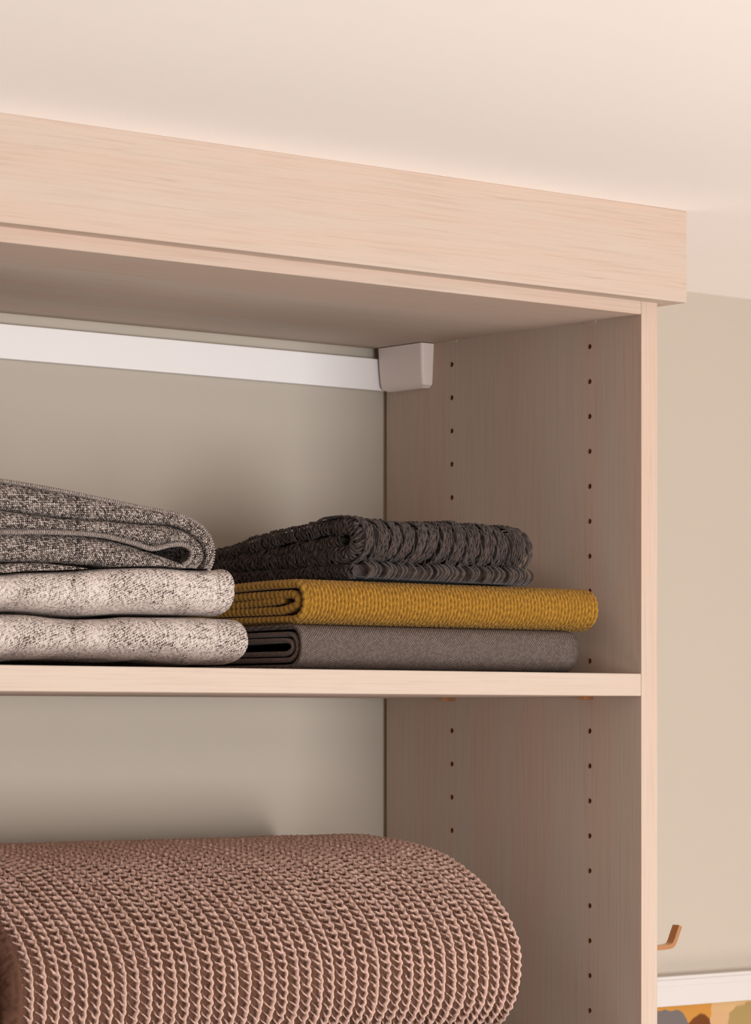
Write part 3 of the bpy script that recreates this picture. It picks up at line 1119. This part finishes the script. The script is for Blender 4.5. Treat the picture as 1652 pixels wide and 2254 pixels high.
def stitched(pts, near, r=0.0019):
    P, s = dense(zp(pts), 3000)
    n = int(s[-1] / 0.00024)
    st = np.linspace(0, s[-1], n)
    C = np.stack([np.interp(st, s, P[:, k]) for k in range(2)], 1)
    N = normals_of(C)
    fr = (st / 0.0022) % 1.0 - 0.5
    rad = r * np.maximum(0.22, np.sqrt(np.clip(1 - (fr / 0.37) ** 2, 0, 1)))
    a = np.linspace(0, 2 * math.pi, 10, endpoint=False)
    V = np.stack([C[:, 0:1] + N[:, 0:1] * rad[:, None] * np.cos(a), near + rad[:, None] * 1.2 * np.sin(a) + 0 * C[:, 0:1],
                  C[:, 1:2] + N[:, 1:2] * rad[:, None] * np.cos(a)], -1)
    return grid_mesh('stitched_edge', V, None, close_t=True, caps=True)


link('stitched_edge', stitched([(x, y + 9) if x < 1250 else (x - 6, y) for x, y in b1u], CY + 0.003), M['stitch'], ct)
link('stitched_edge', stitched([(-800, 372), (-400, 396), (0, 414), (300, 416), (600, 434), (800, 478), (930, 516), (1040, 494), (1120, 493), (1168, 530), (1158, 585), (1115, 618)], CY + 0.002, 0.0022),
     M['stitch'], ct)

# ------------------------------------------------------------------ large ribbed blanket on the lower shelf
kb = empty('ribbed_blanket', (-0.4, 0.17, SH2_T))
tag(kb, 'large thick rose-brown ribbed knit blanket folded on the lower shelf', 'blanket')
K0, K1 = -0.661, -0.126
KP = 0.0125


def knit_parts(e, s):
    we = e + 0.0022 * (fnoise(e / 0.09 + 2, s / 0.10, 2) - 0.5) * 2
    kk = np.floor(we / KP)
    zig = 0.0006 * np.sin(2 * math.pi * s / 0.0080 + 5 * vnoise(kk, 4.4)) + 0.0014 * (fnoise(e / 0.007, s / 0.006, 2) - 0.5)
    k = np.floor((we + zig) / KP)
    a = (we + zig) / KP - k                              # 0..1 across a rib, ridge near 0.78
    q = s / 0.0080 + vnoise(k * 2.7, 9.1) * 4 + 0.25 * fnoise(e / 0.02, s / 0.012, 2)
    wid = 0.088 + 0.02 * (fnoise(k * 3.7, s / 0.005, 2) - 0.5) * 2
    ridge = np.exp(-(np.abs(a - 0.80) / wid) ** 2.0)
    br = np.abs(((q - a * 1.55) % 1.0) - 0.5) * 2          # slanted rungs running down into the ridge
    rung = np.exp(-((1 - br) / 0.22) ** 2) * (0.20 + 0.80 * sstep(a, 0.05, 0.7)) * sstep(0.95 - a, 0.0, 0.1)
    return ridge, rung, q


def knit(e, s):
    ridge, rung, q = knit_parts(e, s)
    fz = fnoise(e / 0.0024, s / 0.0020, 2) - 0.5
    h = np.maximum(ridge * (0.95 + 0.05 * np.sin(2 * math.pi * q)), 0.62 * rung)
    return 0.0058 * h + 0.0026 * fz * (1 - 0.6 * h) - 0.0046 + 0.002 * (fnoise(e / 0.07, s / 0.06, 2) - 0.5)


def knit_end(e, s):
    return 0.004 * (fnoise(s / 0.006, e / 0.006, 3) - 0.5) - 0.001


# traced nose of the fold (Y, height relative to the camera)
nose = np.array([(0.335, -0.112), (0.25, -0.1040), (0.195, -0.1065), (0.142, -0.1140), (0.108, -0.1240), (0.080, -0.1370), (0.056, -0.1525), (0.038, -0.1690),
                 (0.0255, -0.1875), (0.0200, -0.2070), (0.0225, -0.2350), (0.034, -0.2550), (0.056, -0.2720), (0.09, -0.2880), (0.14, -0.3000), (0.22, -0.3080), (0.335, -0.3100)])
nose[:, 1] += H
TK = 0.030
P, s = dense(nose, 4000)
N = normals_of(P)
k = len(P) // 2
if np.dot(N[k], P[k] - np.array([0.2, H - 0.2])) < 0:
    N = -N
P = P - N * TK / 2
sA = s[np.argmin(np.abs(P[:2000, 0] - 0.30))]
sB = s[2000 + np.argmin(np.abs(P[2000:, 1] - (H - 0.285)))]
st = stations([(0, sA, 0.004), (sA, sA + 0.10, 0.0011), (sA + 0.10, sB, 0.00085), (sB, s[-1], 0.004)])
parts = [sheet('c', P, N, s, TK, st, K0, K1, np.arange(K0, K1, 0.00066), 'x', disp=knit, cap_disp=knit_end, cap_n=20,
               attr=('yarn', lambda e, q: np.maximum(*(lambda r: (r[0] ** 1.3, 0.85 * r[1]))(knit_parts(e, q))) * sstep(e, K0 + 0.008, K0 + 0.014)))]  # high on ribs and rungs; low values take the painted shade
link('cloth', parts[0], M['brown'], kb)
parts = []
for dz in (0.0, -0.033, -0.066, -0.1):
    zc = H - 0.1620 + dz
    P2, s2 = dense([({0.0: 0.125, -0.033: 0.075, -0.066: 0.065, -0.1: 0.10}[dz], zc), (0.2, zc), (0.33, zc)], 800)
    st2 = stations([(0, s2[-1], 0.004)])
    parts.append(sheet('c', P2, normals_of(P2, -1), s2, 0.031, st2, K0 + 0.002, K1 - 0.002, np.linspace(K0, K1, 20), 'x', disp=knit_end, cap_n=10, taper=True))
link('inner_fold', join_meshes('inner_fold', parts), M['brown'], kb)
